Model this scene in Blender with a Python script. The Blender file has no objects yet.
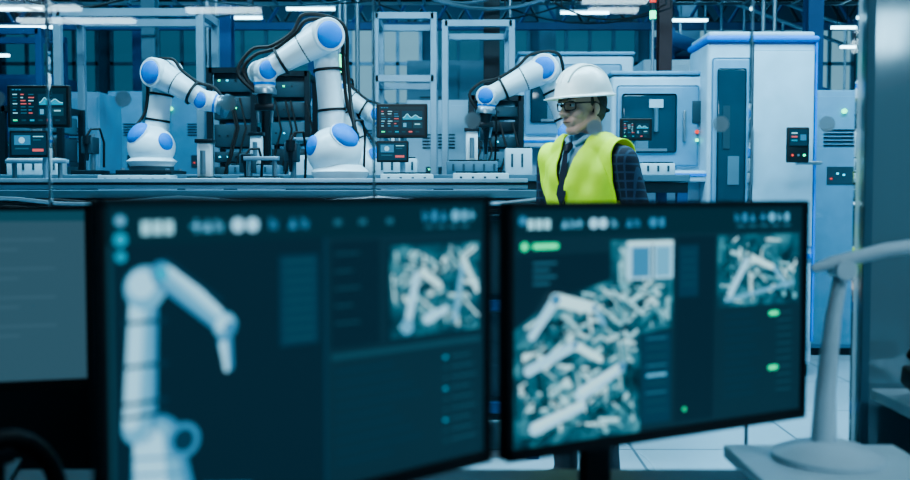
import bpy, bmesh, math, random
from mathutils import Vector, Matrix, Euler
random.seed(4)
V=Vector
SC=bpy.context.scene
COL=SC.collection
try: SC.view_settings.look='AgX - Medium High Contrast'
except Exception: pass

# ---------------------------------------------------------------- materials
MATS={}
def mat(name,col,rough=0.5,metal=0.0,emit=None,es=0.0,var=0.08,scale=6.0,spec=0.5,bump=0.0,alpha=1.0):
    if name in MATS: return MATS[name]
    m=bpy.data.materials.new(name); m.use_nodes=True
    nt=m.node_tree; b=nt.nodes['Principled BSDF']
    b.inputs['Roughness'].default_value=rough
    b.inputs['Metallic'].default_value=metal
    b.inputs['Alpha'].default_value=alpha
    b.inputs['Specular IOR Level'].default_value=spec
    tc=nt.nodes.new('ShaderNodeTexCoord'); nz=nt.nodes.new('ShaderNodeTexNoise')
    nz.inputs['Scale'].default_value=scale; nz.inputs['Detail'].default_value=4
    nt.links.new(tc.outputs['Object'],nz.inputs['Vector'])
    r=nt.nodes.new('ShaderNodeValToRGB')
    r.color_ramp.elements[0].position=0.3; r.color_ramp.elements[1].position=0.7
    r.color_ramp.elements[0].color=[c*(1-var) for c in col]+[1]
    r.color_ramp.elements[1].color=[min(1,c*(1+var)) for c in col]+[1]
    nt.links.new(nz.outputs['Fac'],r.inputs['Fac'])
    nt.links.new(r.outputs['Color'],b.inputs['Base Color'])
    if bump>0:
        bp=nt.nodes.new('ShaderNodeBump'); bp.inputs['Strength'].default_value=bump
        nt.links.new(nz.outputs['Fac'],bp.inputs['Height']); nt.links.new(bp.outputs['Normal'],b.inputs['Normal'])
    if emit:
        b.inputs['Emission Color'].default_value=list(emit)+[1]
        b.inputs['Emission Strength'].default_value=es
    MATS[name]=m
    return m

def emi(name,col,s=1.0):
    return mat(name,[c*0.05 for c in col],0.4,emit=col,es=s)

def emi_tex(name,cols,scale,s=1.0):
    if name in MATS: return MATS[name]
    m=bpy.data.materials.new(name); m.use_nodes=True
    nt=m.node_tree; b=nt.nodes['Principled BSDF']
    b.inputs['Base Color'].default_value=(0.01,0.015,0.02,1); b.inputs['Roughness'].default_value=.4
    tc=nt.nodes.new('ShaderNodeTexCoord'); 
    n2=nt.nodes.new('ShaderNodeTexNoise'); n2.inputs['Scale'].default_value=scale; n2.inputs['Detail'].default_value=5; n2.inputs['Distortion'].default_value=.6
    nt.links.new(tc.outputs['Object'],n2.inputs['Vector'])
    r=nt.nodes.new('ShaderNodeValToRGB')
    el=r.color_ramp.elements
    while len(el)<len(cols): el.new(0.5)
    for i,c in enumerate(cols):
        el[i].position=0.34+0.34*i/(len(cols)-1); el[i].color=list(c)+[1]
    nt.links.new(n2.outputs['Fac'],r.inputs['Fac'])
    nt.links.new(r.outputs['Color'],b.inputs['Emission Color']); b.inputs['Emission Strength'].default_value=s
    MATS[name]=m
    return m

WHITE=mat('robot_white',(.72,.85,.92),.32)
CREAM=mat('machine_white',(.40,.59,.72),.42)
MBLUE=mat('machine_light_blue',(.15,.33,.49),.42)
BLUE=mat('cap_blue',(.002,.22,.72),.5,spec=.25)
DBLUE=mat('frame_blue',(.010,.07,.19),.5)
STEEL=mat('steel',(.28,.37,.44),.35,.8)
ALU=mat('aluminium_profile',(.27,.42,.54),.4,.35)
DARK=mat('dark_metal',(.012,.021,.03),.4,.3)
BLACK=mat('black_plastic',(.006,.009,.012),.45)
RUB=mat('black_cable',(.006,.008,.010),.6)
GREY=mat('grey_paint',(.08,.17,.235),.5)
DGREY=mat('dark_grey_paint',(.03,.06,.085),.5)
WINDK=mat('tinted_window',(.015,.055,.085),.1)
GREEN=emi('green_lamp',(.05,1,.45),4)
LCY=emi('cyan_led',(.05,.75,1),3)
RED=emi('red_lamp',(1,.08,.05),1.5)
LAMP=emi('tube_lamp',(.50,.86,1),8)
BENCHW=mat('bench_white',(.48,.64,.72),.45)

def glassmat():
    m=bpy.data.materials.new('clear_glass'); m.use_nodes=True; nt=m.node_tree
    nt.nodes.remove(nt.nodes['Principled BSDF']); out=nt.nodes['Material Output']
    t=nt.nodes.new('ShaderNodeBsdfTransparent'); t.inputs[0].default_value=(.93,.975,.99,1)
    g=nt.nodes.new('ShaderNodeBsdfGlossy'); g.inputs['Roughness'].default_value=.02
    lw=nt.nodes.new('ShaderNodeFresnel'); lw.inputs[0].default_value=1.5
    mx=nt.nodes.new('ShaderNodeMixShader')
    nt.links.new(lw.outputs[0],mx.inputs[0]); nt.links.new(t.outputs[0],mx.inputs[1]); nt.links.new(g.outputs[0],mx.inputs[2])
    nt.links.new(mx.outputs[0],out.inputs['Surface'])
    return m
GLASS=glassmat()

# ---------------------------------------------------------------- mesh builder
class MB:
    def __init__(s,name): s.name=name; s.bm=bmesh.new(); s.mats=[]
    def mi(s,m):
        if m not in s.mats: s.mats.append(m)
        return s.mats.index(m)
    def add(s,vs,fs,m):
        i=s.mi(m); bv=[s.bm.verts.new(v) for v in vs]
        for f in fs:
            try:
                nf=s.bm.faces.new([bv[k] for k in f]); nf.material_index=i
            except ValueError: pass
    def merge(s,t,m):
        t.verts.index_update()
        s.add([v.co.copy() for v in t.verts],[[v.index for v in f.verts] for f in t.faces],m); t.free()
    def box(s,c,size,m,rot=(0,0,0),bev=0.0,seg=2):
        t=bmesh.new(); bmesh.ops.create_cube(t,size=1)
        M=Matrix.Translation(V(c))@Euler(rot).to_matrix().to_4x4()@Matrix.Diagonal((size[0],size[1],size[2],1))
        bmesh.ops.transform(t,matrix=M,verts=t.verts)
        if bev>0: bmesh.ops.bevel(t,geom=list(t.edges),offset=bev,segments=seg,affect='EDGES',profile=.5)
        s.merge(t,m)
    def tube(s,pts,rad,m,n=20,cap=True,flat=None):
        pts=[V(p) for p in pts]
        if not hasattr(rad,'__len__'): rad=[rad]*len(pts)
        vs=[];fs=[]
        t0=(pts[1]-pts[0]).normalized()
        ref=V((0,0,1)) if abs(t0.z)<.9 else V((0,1,0))
        x=t0.cross(ref).normalized()
        for i,p in enumerate(pts):
            if i==0: t=t0
            elif i==len(pts)-1: t=(pts[i]-pts[i-1]).normalized()
            else:
                a=(pts[i]-pts[i-1]); b=(pts[i+1]-pts[i])
                a=a.normalized() if a.length>1e-7 else t; b=b.normalized() if b.length>1e-7 else a
                t=(a+b).normalized()
            x=(x-t*x.dot(t)).normalized(); y=t.cross(x)
            for k in range(n):
                an=2*math.pi*k/n
                vs.append(p+(x*math.cos(an)+y*math.sin(an))*rad[i])
        for i in range(len(pts)-1):
            for k in range(n):
                a=i*n+k;b=i*n+(k+1)%n
                fs.append([a,b,b+n,a+n])
        if cap:
            fs.append(list(range(n))[::-1]); fs.append([(len(pts)-1)*n+k for k in range(n)])
        s.add(vs,fs,m)
    def cyl(s,a,b,r,m,r2=None,n=24): s.tube([a,b],[r,r if r2 is None else r2],m,n)
    def dome(s,c,ax,r,h,m,n=24):
        c=V(c);ax=V(ax).normalized(); k=6
        s.tube([c+ax*h*math.sin(math.pi/2*i/k) for i in range(k+1)],[max(.0008,r*math.cos(math.pi/2*i/k)) for i in range(k+1)],m,n)
    def ell(s,c,r,m,rot=(0,0,0),u=24,v=14):
        t=bmesh.new(); bmesh.ops.create_uvsphere(t,u_segments=u,v_segments=v,radius=1)
        if not hasattr(r,'__len__'): r=(r,r,r)
        bmesh.ops.transform(t,matrix=Matrix.Translation(V(c))@Euler(rot).to_matrix().to_4x4()@Matrix.Diagonal((r[0],r[1],r[2],1)),verts=t.verts)
        s.merge(t,m)
    def capsule(s,a,b,r1,r2,m,n=18):
        a=V(a);b=V(b); s.ell(a,r1,m,u=n,v=10); s.ell(b,r2,m,u=n,v=10); s.tube([a,b],[r1,r2],m,n)
    def finish(s,loc=(0,0,0),rot=(0,0,0),parent=None,smooth=True,normals=True):
        if normals: bmesh.ops.recalc_face_normals(s.bm,faces=s.bm.faces)
        if smooth:
            for f in s.bm.faces: f.smooth=True
            for e in s.bm.edges:
                if len(e.link_faces)==2 and e.calc_face_angle(0)>math.radians(38): e.smooth=False
        me=bpy.data.meshes.new(s.name); s.bm.to_mesh(me); s.bm.free()
        for m in s.mats: me.materials.append(m)
        o=bpy.data.objects.new(s.name,me); COL.objects.link(o)
        o.location=loc; o.rotation_euler=rot
        if parent: o.parent=parent
        return o

def remesh(o,vox,smooth_it=6,fac=.5):
    md=o.modifiers.new('r','REMESH'); md.mode='VOXEL'; md.voxel_size=vox; md.use_smooth_shade=True
    if smooth_it:
        sm=o.modifiers.new('s','SMOOTH'); sm.factor=fac; sm.iterations=smooth_it
    dg=bpy.context.evaluated_depsgraph_get(); dg.update()
    ev=o.evaluated_get(dg); me=bpy.data.meshes.new_from_object(ev)
    mats=list(o.data.materials)
    o.modifiers.clear(); old=o.data; o.data=me
    me.materials.clear()
    for m in mats: me.materials.append(m)
    for p in me.polygons: p.use_smooth=True; p.material_index=0
    return o

def simple_box(name,c,size,m,bev=0):
    b=MB(name); b.box((0,0,0),size,m,bev=bev); return b.finish(loc=c,smooth=False)

# ---------------------------------------------------------------- room shell
def floor_mat():
    m=bpy.data.materials.new('epoxy_floor'); m.use_nodes=True; nt=m.node_tree; b=nt.nodes['Principled BSDF']
    tc=nt.nodes.new('ShaderNodeTexCoord'); br=nt.nodes.new('ShaderNodeTexBrick')
    br.offset=0; br.inputs['Scale'].default_value=1.0; br.inputs['Brick Width'].default_value=.9; br.inputs['Row Height'].default_value=.9
    br.inputs['Mortar Size'].default_value=.008
    br.inputs['Color1'].default_value=(.34,.45,.52,1); br.inputs['Color2'].default_value=(.31,.42,.49,1); br.inputs['Mortar'].default_value=(.12,.18,.22,1)
    nt.links.new(tc.outputs['Object'],br.inputs['Vector']); nt.links.new(br.outputs['Color'],b.inputs['Base Color'])
    nz=nt.nodes.new('ShaderNodeTexNoise'); nz.inputs['Scale'].default_value=3
    mr=nt.nodes.new('ShaderNodeMapRange'); mr.inputs[3].default_value=.18; mr.inputs[4].default_value=.4
    nt.links.new(nz.outputs['Fac'],mr.inputs[0]); nt.links.new(mr.outputs[0],b.inputs['Roughness'])
    return m
simple_box('floor',(0,5,-.05),(18,22,.1),floor_mat())
WALL=mat('wall_paint',(.05,.10,.14),.7,scale=2)
WALLF=mat('factory_wall',(.035,.115,.18),.6,scale=1)
simple_box('wall_back',(0,15.05,2.6),(18,.1,5.2),WALLF)
simple_box('wall_left',(-9.05,5,2.6),(.1,22,5.2),WALLF)
simple_box('wall_right',(9.05,5,2.6),(.1,22,5.2),WALLF)
simple_box('wall_rear',(0,-6.05,2.6),(18,.1,5.2),WALL)
simple_box('ceiling',(0,5,5.25),(18,22,.1),mat('ceiling_paint',(.02,.05,.075),.8))
WPANE=emi('frosted_daylight',(.27,.55,.70),.75)
WP2=emi('frosted_daylight_dim',(.04,.17,.27),.6)
wi=1
for x in [-7.6,-6.0,-4.4,-2.8,-1.2,.4,2.0,3.6,5.2,6.8]:
    for z,h in ((1.9,1.0),(3.2,1.2)):
        b=MB('window_%d'%wi); wi+=1
        pm=WP2
        if abs(x-3.6)<.1 or (abs(x+1.2)<.1 and z>2) or abs(x-5.2)<.1: pm=WPANE
        b.box((0,0,0),(1.35,.03,h),pm)
        for sx in (-.69,-.35,0,.35,.69): b.box((sx,-.03,0),(.05,.05,h+.08),ALU if pm is WPANE else GREY)
        for sz in (-h/2,0,h/2): b.box((0,-.03,sz),(1.42,.05,.05),ALU if pm is WPANE else GREY)
        b.finish(loc=(x,14.98,z),smooth=False)

# ---------------------------------------------------------------- glass partition
seams=[-4.6,-3.7,-2.8,-1.9,-1.05,-.21,.765,1.04]
for i in range(len(seams)-1):
    b=MB('glass_panel'); w=seams[i+1]-seams[i]-.006
    b.box((0,0,0),(w,.012,2.66),GLASS)
    o=b.finish(loc=((seams[i]+seams[i+1])/2,2.6,1.39),smooth=False)
b=MB('glass_partition_frame')
b.box((-1.79,2.6,.025),(5.66,.06,.05),STEEL); b.box((-1.79,2.6,2.76),(5.66,.08,.06),STEEL)
for sx in seams[1:-1]: b.box((sx,2.6,1.39),(.005,.016,2.68),ALU)
b.box((-4.63,2.6,1.39),(.05,.06,2.78),STEEL)
b.finish()
STK=mat('sticker_grey',(.5,.62,.68),.5,alpha=.55)
b=MB('glass_safety_stickers')
for sx,z in ((-1.48,1.54),(-1.18,1.54),(-.855,1.54),(-.585,1.53),(.045,1.485),(.36,1.465),(.685,1.475),(.96,1.475)):
    b.cyl((sx,2.592,z),(sx,2.590,z),.021,STK,n=28)
b.finish()
def panel_mat():
    m=bpy.data.materials.new('brushed_panel'); m.use_nodes=True; nt=m.node_tree; b=nt.nodes['Principled BSDF']
    b.inputs['Base Color'].default_value=(.27,.40,.47,1); b.inputs['Metallic'].default_value=.3; b.inputs['Roughness'].default_value=.2
    tc=nt.nodes.new('ShaderNodeTexCoord'); mp=nt.nodes.new('ShaderNodeMapping'); mp.inputs['Scale'].default_value=(60,60,1.5)
    nz=nt.nodes.new('ShaderNodeTexNoise'); nz.inputs['Scale'].default_value=2
    nt.links.new(tc.outputs['Object'],mp.inputs[0]); nt.links.new(mp.outputs[0],nz.inputs['Vector'])
    mr=nt.nodes.new('ShaderNodeMapRange'); mr.inputs[3].default_value=.06; mr.inputs[4].default_value=.11
    nt.links.new(nz.outputs['Fac'],mr.inputs[0]); nt.links.new(mr.outputs[0],b.inputs['Roughness'])
    return m
b=MB('wall_partition'); PM=panel_mat()
b.box((0,0,0),(3.6,.06,2.8),PM)
b.box((-1.790,-.032,0),(.020,.008,2.8),GREY)
for x in (-.6,.6): b.box((x,-.031,0),(.006,.004,2.8),DARK)
b.finish(loc=(2.85,2.6,1.4),smooth=False)
simple_box('ceiling_control_room',(0,-1.75,2.85),(9.8,8.3,.06),mat('ceiling_tiles',(.10,.15,.18),.8))
TLR=emi('tube_lamp_room',(.60,.88,1),18)
for x,y,w,dp in ((-3.5,-3.0,.9,.12),(-3.55,-2.5,.7,.12),(-3.3,-3.6,1.0,.12),(-1.9,-3.1,.6,.12),(1.25,-2.7,.5,.1),(1.3,-3.1,.4,.1),(3.72,-3.5,.35,.22),(3.95,-4.15,.4,.22),(4.2,-4.8,.45,.25),(4.45,-5.4,.45,.25),(3.0,-1.6,.6,.08)):
    b=MB('ceiling_tube_light'); b.box((0,0,0),(w,dp,.03),TLR); b.box((0,0,.022),(w+.04,dp+.04,.012),STEEL)
    b.finish(loc=(x,y,2.79),smooth=False)

# ---------------------------------------------------------------- monitors
SBG=emi('screen_bg',(.011,.038,.060),1.0)
SBG2=emi('screen_bg_dark',(.007,.027,.046),1.0)
SBAR=emi('screen_bar',(.006,.032,.050),1.0)
SLINE=emi('screen_line',(.045,.15,.22),1.0)
SDIM=emi('screen_dim',(.020,.075,.11),1.0)
SICON=emi('screen_icon',(.32,.70,.82),1.25)
SCY=emi('screen_cyan',(.01,.32,.48),1.3)
SGR=emi('screen_green',(.03,.80,.35),1.6)
SR1=emi('screen_robot_light',(.34,.70,.90),1.15)
SR1b=emi('screen_robot_soft',(.13,.42,.62),1.1)
SR2=emi('screen_robot_mid',(.05,.24,.42),1.1)
SR3=emi('screen_robot_dark',(.008,.050,.09),1.0)
SRED=emi('screen_red',(.8,.15,.15),1.2)
PH1=emi_tex('screen_photo_base',[(.004,.02,.032),(.010,.07,.105),(.03,.17,.23),(.09,.33,.40)],22)
T1=emi('photo_tone_1',(.006,.036,.055)); T2=emi('photo_tone_2',(.015,.12,.17)); T3=emi('photo_tone_3',(.05,.27,.35)); T4=emi('photo_tone_4',(.17,.50,.60)); T5=emi('photo_tone_5',(.55,.92,1.0),1.1)
SGREY=emi('screen_greyblue',(.045,.105,.145),1.0)

class Screen:
    def __init__(s,mb,w,h,bz): s.mb=mb; s.w=w-2*bz; s.h=h-2*bz; s.bz=bz; s.k=0
    def pt(s,u,v,l): return V((s.bz+u*s.w,-.0003*l-.0006,-s.bz-v*s.h))
    def poly(s,pts,m,l=1):
        s.mb.add([s.pt(u,v,l) for u,v in pts],[list(range(len(pts)))],m)
    def rect(s,u0,v0,u1,v1,m,l=1): s.poly([(u0,v0),(u0,v1),(u1,v1),(u1,v0)],m,l)
    def disc(s,u,v,r,m,l=2,n=20):
        a=s.w/s.h; s.poly([(u+r*math.cos(-2*math.pi*k/n)/a*1.0,v-r*math.sin(-2*math.pi*k/n)*1.0) for k in range(n)][::-1],m,l)
    def limb(s,p,q,r1,r2,m,l=2):
        a=s.w/s.h
        P=V((p[0]*a,p[1]));Q=V((q[0]*a,q[1])); d=(Q-P).normalized(); nn=V((-d.y,d.x))
        pts=[P+nn*r1,P-nn*r1,Q-nn*r2,Q+nn*r2]
        s.poly([(t.x/a,t.y) for t in pts],m,l); s.disc(p[0],p[1],r1,m,l); s.disc(q[0],q[1],r2,m,l)
    def bar(s,p,q,r,m,l):
        a=s.w/s.h
        P=V((p[0]*a,p[1]));Q=V((q[0]*a,q[1])); d=(Q-P).normalized(); nn=V((-d.y,d.x))
        s.poly([(t.x/a,t.y) for t in (P+nn*r,P-nn*r,Q-nn*r,Q+nn*r)],m,l)

def machinery(S,u0,v0,u1,v1,n,seed,k=1.0,top=None):
    R=random.Random(seed); a=S.w/S.h
    for i in range(n):
        dirn=R.choice([-28,-28,-34,40,35,88,84,8])+R.uniform(-6,6)
        L=R.uniform(.03,.14)*k; r=R.choice([.003,.005,.008,.012,.017])*k
        dx=math.cos(math.radians(dirn))*L/a; dy=math.sin(math.radians(dirn))*L
        mg=r+.004
        for _ in range(30):
            u=R.uniform(u0,u1); v=R.uniform(v0,v1); p=(u-dx/2,v-dy/2); q=(u+dx/2,v+dy/2)
            ok=all(u0+mg/a<x[0]<u1-mg/a and v0+mg<x[1]<v1-mg for x in(p,q))
            if ok and top: ok=all(x[1]>top(x[0])+mg for x in(p,q))
            if ok: break
        else: continue
        m=R.choice([T1,T1,T2,T2,T3,T3,T4,T4,T5] if r>.006 else [T1,T2,T5,T4,T1,T5])
        l=4+i*.12
        S.bar(p,q,r,m,l)
        if r>.007:
            S.bar((p[0],p[1]-r*.5),(q[0],q[1]-r*.5),r*.25,T5 if m in(T4,T3,T5) else T3,l+.06)
            S.bar((p[0],p[1]+r*.8),(q[0],q[1]+r*.8),r*.22,T1,l+.06)
        if R.random()<.18: S.disc(q[0],q[1],r*1.1,R.choice([T1,T4,T3]),l+.08,12)

def monitor(name,A,B,ztop,h,fill,stand_u=.5,desk=.76,bz=.009):
    A=V(A);B=V(B); d=B-A; w=d.length; ang=math.atan2(d.y,d.x)
    b=MB(name)
    b.box((w/2,.012,-h/2),(w,.022,h),BLACK,bev=.003)
    b.box((w/2,.035,-h/2),(w*.7,.03,h*.62),BLACK,bev=.01)
    for c,sz in (((w/2,-.0028,-bz/2),(w,.007,bz)),((w/2,-.0028,-h+bz*.9),(w,.007,bz*1.8)),((bz/2,-.0028,-h/2),(bz,.007,h)),((w-bz/2,-.0028,-h/2),(bz,.007,h))):
        b.box(c,sz,BLACK)
    S=Screen(b,w,h,bz); fill(S)
    sx=w*stand_u; zb=desk-ztop
    b.box((sx,.06,-h*.5),(.09,.04,.09),BLACK,bev=.008)
    b.box((sx,.088,(-h*.42+zb)/2),(.055,.022,abs(zb)-h*.42),DARK,bev=.006)
    b.box((sx,.07,zb+.007),(.24,.2,.012),DARK,bev=.005)
    return b.finish(loc=(A.x,A.y,ztop),rot=(0,0,ang),smooth=False,normals=False)

def icons(S,us,v,m):
    for k,(u,kind) in enumerate(us):
        if kind==0: S.rect(u-.009,v-.02,u+.009,v+.02,m,2)
        elif kind==1: S.disc(u,v,.023,m,2)
        elif kind==2:
            for j in range(3): S.rect(u-.008+j*.007,v-.02+j*.006,u-.004+j*.007,v+.018,m,2)
        elif kind==3: S.poly([(u-.011,v+.018),(u+.011,v+.018),(u,v-.022)],m,2)
        elif kind==4: S.rect(u-.012,v-.005,u+.012,v+.005,m,2); S.rect(u-.003,v-.02,u+.003,v+.02,m,3)
def fill_left(S):
    S.rect(0,0,1,1,SBG,0)
    S.rect(0,.0,1,.115,SBAR,1)
    S.disc(.03,.045,.016,SR1b,2); S.disc(.03,.10,.02,SCY,2); S.disc(.03,.15,.016,SCY,3)
    icons(S,[(.082,0),(.106,0),(.13,0)],.068,SICON)
    icons(S,[(.19,4),(.215,3),(.24,2)],.066,SR1b); icons(S,[(.285,1),(.32,1)],.066,SR1)
    icons(S,[(.37,2),(.42,3),(.45,2)],.064,SR2)
    for u in (.53,.60,.68): S.rect(u,.055,u+.02,.075,SLINE,2)
    icons(S,[(.80,2),(.83,0),(.86,3)],.05,SR2); icons(S,[(.90,1),(.93,0),(.955,4)],.05,SR1b)
    for k in range(4): S.rect(.80+k*.04,.085,.825+k*.04,.095,SLINE,2)
    S.rect(.502,.115,.508,1,SR3,2); S.rect(.0,.115,.5,1,SBG2,1)
    S.rect(.0,.115,.012,1,SDIM,2)
    S.rect(.385,.17,.485,.47,SR3,2)
    for k in range(9): S.rect(.395,.185+k*.032,.475,.198+k*.032,SDIM,3)
    S.rect(.68,.145,.985,.50,SBG2,2); S.rect(.69,.155,.98,.49,PH1,3)
    machinery(S,.69,.155,.98,.49,95,3,.75)
    S.limb((.735,.45),(.77,.24),.018,.016,SR1,18); S.limb((.77,.24),(.84,.31),.016,.012,T5,18.5); S.disc(.735,.45,.03,SR1b,19); S.disc(.77,.24,.016,T2,19.5)
    S.limb((.89,.44),(.92,.22),.014,.012,SR1b,18); S.limb((.92,.22),(.965,.34),.012,.010,T5,18.5); S.limb((.80,.43),(.86,.40),.02,.014,SR1,18)
    S.rect(.52,.13,.66,.5,SBG2,2)
    for k in range(5): S.rect(.53,.17+k*.06,.60-(k%2)*.02,.177+k*.06,SDIM,3)
    S.rect(.52,.52,.985,.54,SDIM,2)
    for k in range(9):
        S.rect(.86,.58+k*.04,.872,.592+k*.04,SCY if k%3==0 else SDIM,2); S.rect(.885,.58+k*.04,.95+(k%3)*.01,.590+k*.04,SDIM,2)
        S.rect(.53,.58+k*.04,.7+(k%4)*.03,.586+k*.04,SR3,2)
    S.poly([(.02,.99),(.03,.89),(.2,.87),(.31,.90),(.33,.99)],SR2,2); S.poly([(.05,.92),(.07,.89),(.2,.88),(.29,.91),(.27,.93)],SR1b,3)
    S.limb((.11,.87),(.10,.71),.100,.080,SR2,4); S.limb((.10,.86),(.092,.71),.082,.066,SR1b,4.5); S.limb((.085,.84),(.08,.71),.05,.045,SR1,5); S.disc(.155,.72,.055,SR2,6); S.disc(.155,.72,.035,SR3,7)
    S.limb((.062,.66),(.075,.29),.054,.044,SR2,5); S.limb((.056,.66),(.068,.29),.044,.036,SR1b,5.5); S.limb((.045,.64),(.060,.30),.024,.022,SR1,6)
    S.disc(.078,.245,.066,SR1b,7); S.disc(.070,.235,.042,SR1,8); S.disc(.112,.205,.038,SR2,8); S.disc(.112,.205,.022,SCY,9)
    S.limb((.125,.215),(.235,.36),.044,.033,SR2,8); S.limb((.128,.207),(.235,.352),.034,.026,SR1b,8.5); S.limb((.135,.195),(.235,.335),.018,.014,SR1,9); S.disc(.25,.38,.042,SR1b,9); S.disc(.246,.372,.026,SR1,9.5); S.disc(.262,.39,.022,SR2,10)
    S.limb((.25,.43),(.258,.51),.026,.016,SR2,9); S.limb((.245,.44),(.252,.52),.013,.008,SR1,10)
    S.limb((.12,.165),(.24,.30),.007,.007,SR3,10)
    for v in(.34,.47,.58,.62): S.rect(.030,v,.120,v+.012,SR3,7)
    for v in(.75,.80): S.bar((.05,v),(.15,v+.02),.004,SR2,8)
def fill_right(S):
    S.rect(0,0,1,1,SBG,0)
    S.rect(0,0,1,.115,SBAR,1)
    S.disc(.03,.05,.02,SR2)
    icons(S,[(.054,0),(.078,0),(.102,0)],.065,SICON)
    icons(S,[(.155,3),(.178,2),(.20,4)],.065,SR1b); icons(S,[(.245,1),(.275,1)],.065,SR1); icons(S,[(.31,2)],.065,SR1b)
    icons(S,[(.36,3),(.385,2),(.44,1),(.47,0)],.065,SR2)
    icons(S,[(.74,2),(.77,0),(.80,3),(.84,4)],.05,SR2); icons(S,[(.875,1),(.905,2),(.935,0)],.05,SR1b)
    for k in range(5): S.rect(.74+k*.045,.085,.77+k*.045,.095,SLINE,2)
    S.disc(.035,.155,.018,SGR,3); S.limb((.065,.155),(.13,.155),.012,.012,SGR,3)
    S.rect(.01,.19,.51,.53,SBG2,1)
    for k in range(4): S.rect(.06,.22+k*.028,.13-(k%2)*.02,.23+k*.028,SLINE,3)
    S.rect(.30,.14,.51,.52,PH1,2)
    S.poly([(.0,.5),(.12,.38),(.32,.30),(.51,.33),(.51,.53),(.4,.55),(.4,.98),(.0,.98)],PH1,2.3)
    tp=lambda u:.50-(.12*u/.12 if u<.12 else .12+.08*(u-.12)/.20) if u<.32 else .30
    machinery(S,.30,.15,.51,.52,50,9,.9)
    machinery(S,.0,.30,.51,.55,90,5,1.1,tp)
    machinery(S,.0,.50,.40,.98,170,6,1.15)
    S.rect(.345,.145,.5,.31,SR1,24); S.rect(.36,.17,.42,.30,SR2,25); S.rect(.44,.17,.49,.30,SR1b,25); S.rect(.427,.15,.434,.31,SR3,25); S.rect(.345,.145,.5,.16,T5,25.5)
    S.limb((.05,.52),(.12,.375),.018,.024,SR1,26); S.limb((.12,.375),(.24,.42),.028,.022,T5,26.3); S.limb((.24,.42),(.27,.49),.018,.012,SR1b,26); S.disc(.12,.375,.024,SR2,27); S.disc(.24,.42,.016,SR2,27)
    S.limb((.04,.66),(.18,.57),.022,.020,SR1,26); S.limb((.18,.57),(.26,.64),.018,.014,T5,26.3); S.disc(.18,.57,.016,SR2,27)
    S.limb((.20,.78),(.33,.68),.03,.022,SR1,26); S.limb((.20,.77),(.33,.67),.012,.009,T5,26.5); S.limb((.06,.90),(.2,.83),.028,.022,SR1,26); S.limb((.06,.89),(.2,.82),.012,.009,T5,26.5); S.disc(.33,.68,.02,SR2,27)
    S.rect(.405,.55,.505,.95,SR3,2)
    for k in range(9): S.rect(.42,.57+k*.04,.49,.58+k*.04,SDIM if k%3 else SLINE,3)
    S.rect(.42,.73,.49,.745,SR1b,4)
    S.rect(.52,.13,.66,.96,SBG2,1); S.rect(.53,.17,.60,.4,SR3,2)
    for k in range(5): S.rect(.54,.2+k*.035,.59,.208+k*.035,SDIM,3)
    S.rect(.67,.13,.985,.46,PH1,3); machinery(S,.67,.13,.985,.46,105,8,.8)
    S.limb((.71,.40),(.78,.23),.016,.016,SR1,18); S.limb((.78,.23),(.88,.29),.016,.012,T5,18.3); S.limb((.88,.29),(.93,.38),.012,.01,SR1b,18.6); S.disc(.78,.23,.014,T2,19); S.bar((.69,.43),(.96,.36),.008,SR1b,18)
    for k in range(11):
        S.rect(.90,.5+k*.037,.96,.508+k*.037,SDIM,2)
        if k in (0,7): S.limb((.875,.505+k*.037),(.90,.505+k*.037),.011,.011,SGR,3)
        S.rect(.70,.5+k*.037,.80+(k%3)*.02,.506+k*.037,SR3,2)
    S.rect(.55,.90,.56,.915,SGR,3)
def fill_grey(S):
    S.rect(0,0,1,1,SGREY,0); S.rect(0,0,1,.06,SDIM,1)
    for k in range(12): S.rect(.1,.16+k*.055,.9-(k%3)*.12,.172+k*.055,emi('screen_grey_row',(.055,.125,.17),1),1)

monitor('computer_monitor',(-.370,1.03,0),(.047,1.41,0),1.295,.378,fill_left,.5)
monitor('computer_monitor',(.074,1.43,0),(.604,1.72,0),1.285,.375,fill_right,.37)
monitor('computer_monitor',(-1.19,1.70,0),(-.672,1.84,0),1.275,.335,fill_grey,.5)

def desk(name,x0,x1,y0,y1,z,m,legm):
    b=MB(name); cx=(x0+x1)/2; cy=(y0+y1)/2
    b.box((cx,cy,z-.014),(x1-x0,y1-y0,.028),m,bev=.004)
    for x in (x0+.08,x1-.08):
        b.box((x,cy,z/2-.014),(.06,.05,z-.03),legm,bev=.004); b.box((x,cy,.015),(.07,(y1-y0)*.85,.03),legm,bev=.004)
        b.box((x,cy,z-.04),(.06,(y1-y0)*.8,.025),legm)
    b.box((cx,y1-.1,z-.2),(x1-x0-.2,.018,.3),legm)
    return b.finish(smooth=False)
desk('control_desk',-1.7,.56,.7,1.93,.76,mat('desk_dark',(.02,.032,.04),.4),DARK)
DW=mat('desk_white',(.56,.70,.77),.35)
desk('side_desk',.575,.94,1.2,2.12,.76,DW,STEEL)
desk('counter_table',1.06,2.4,2.08,2.53,.80,DW,STEEL)
b=MB('computer_keyboard'); b.box((0,0,.009),(.44,.14,.014),BLACK,rot=(.04,0,0),bev=.004)
for r in range(5):
    for k in range(15): b.box((-.2+k*.0285,-.052+r*.026,.019+r*.001),(.022,.02,.006),DGREY)
b.finish(loc=(-.30,.86,.762),rot=(0,0,.5))
b=MB('headphones_on_stand')
b.cyl((0,0,0),(0,0,.014),.07,DARK,n=32); b.cyl((0,0,.014),(0,0,.185),.008,DARK); b.box((0,0,.19),(.03,.05,.02),DARK,bev=.006)
pts=[V((.085*math.cos(math.radians(a)),0,.115+.095*math.sin(math.radians(a)))) for a in range(-15,196,15)]
b.tube(pts,.013,BLACK,n=12)
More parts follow.
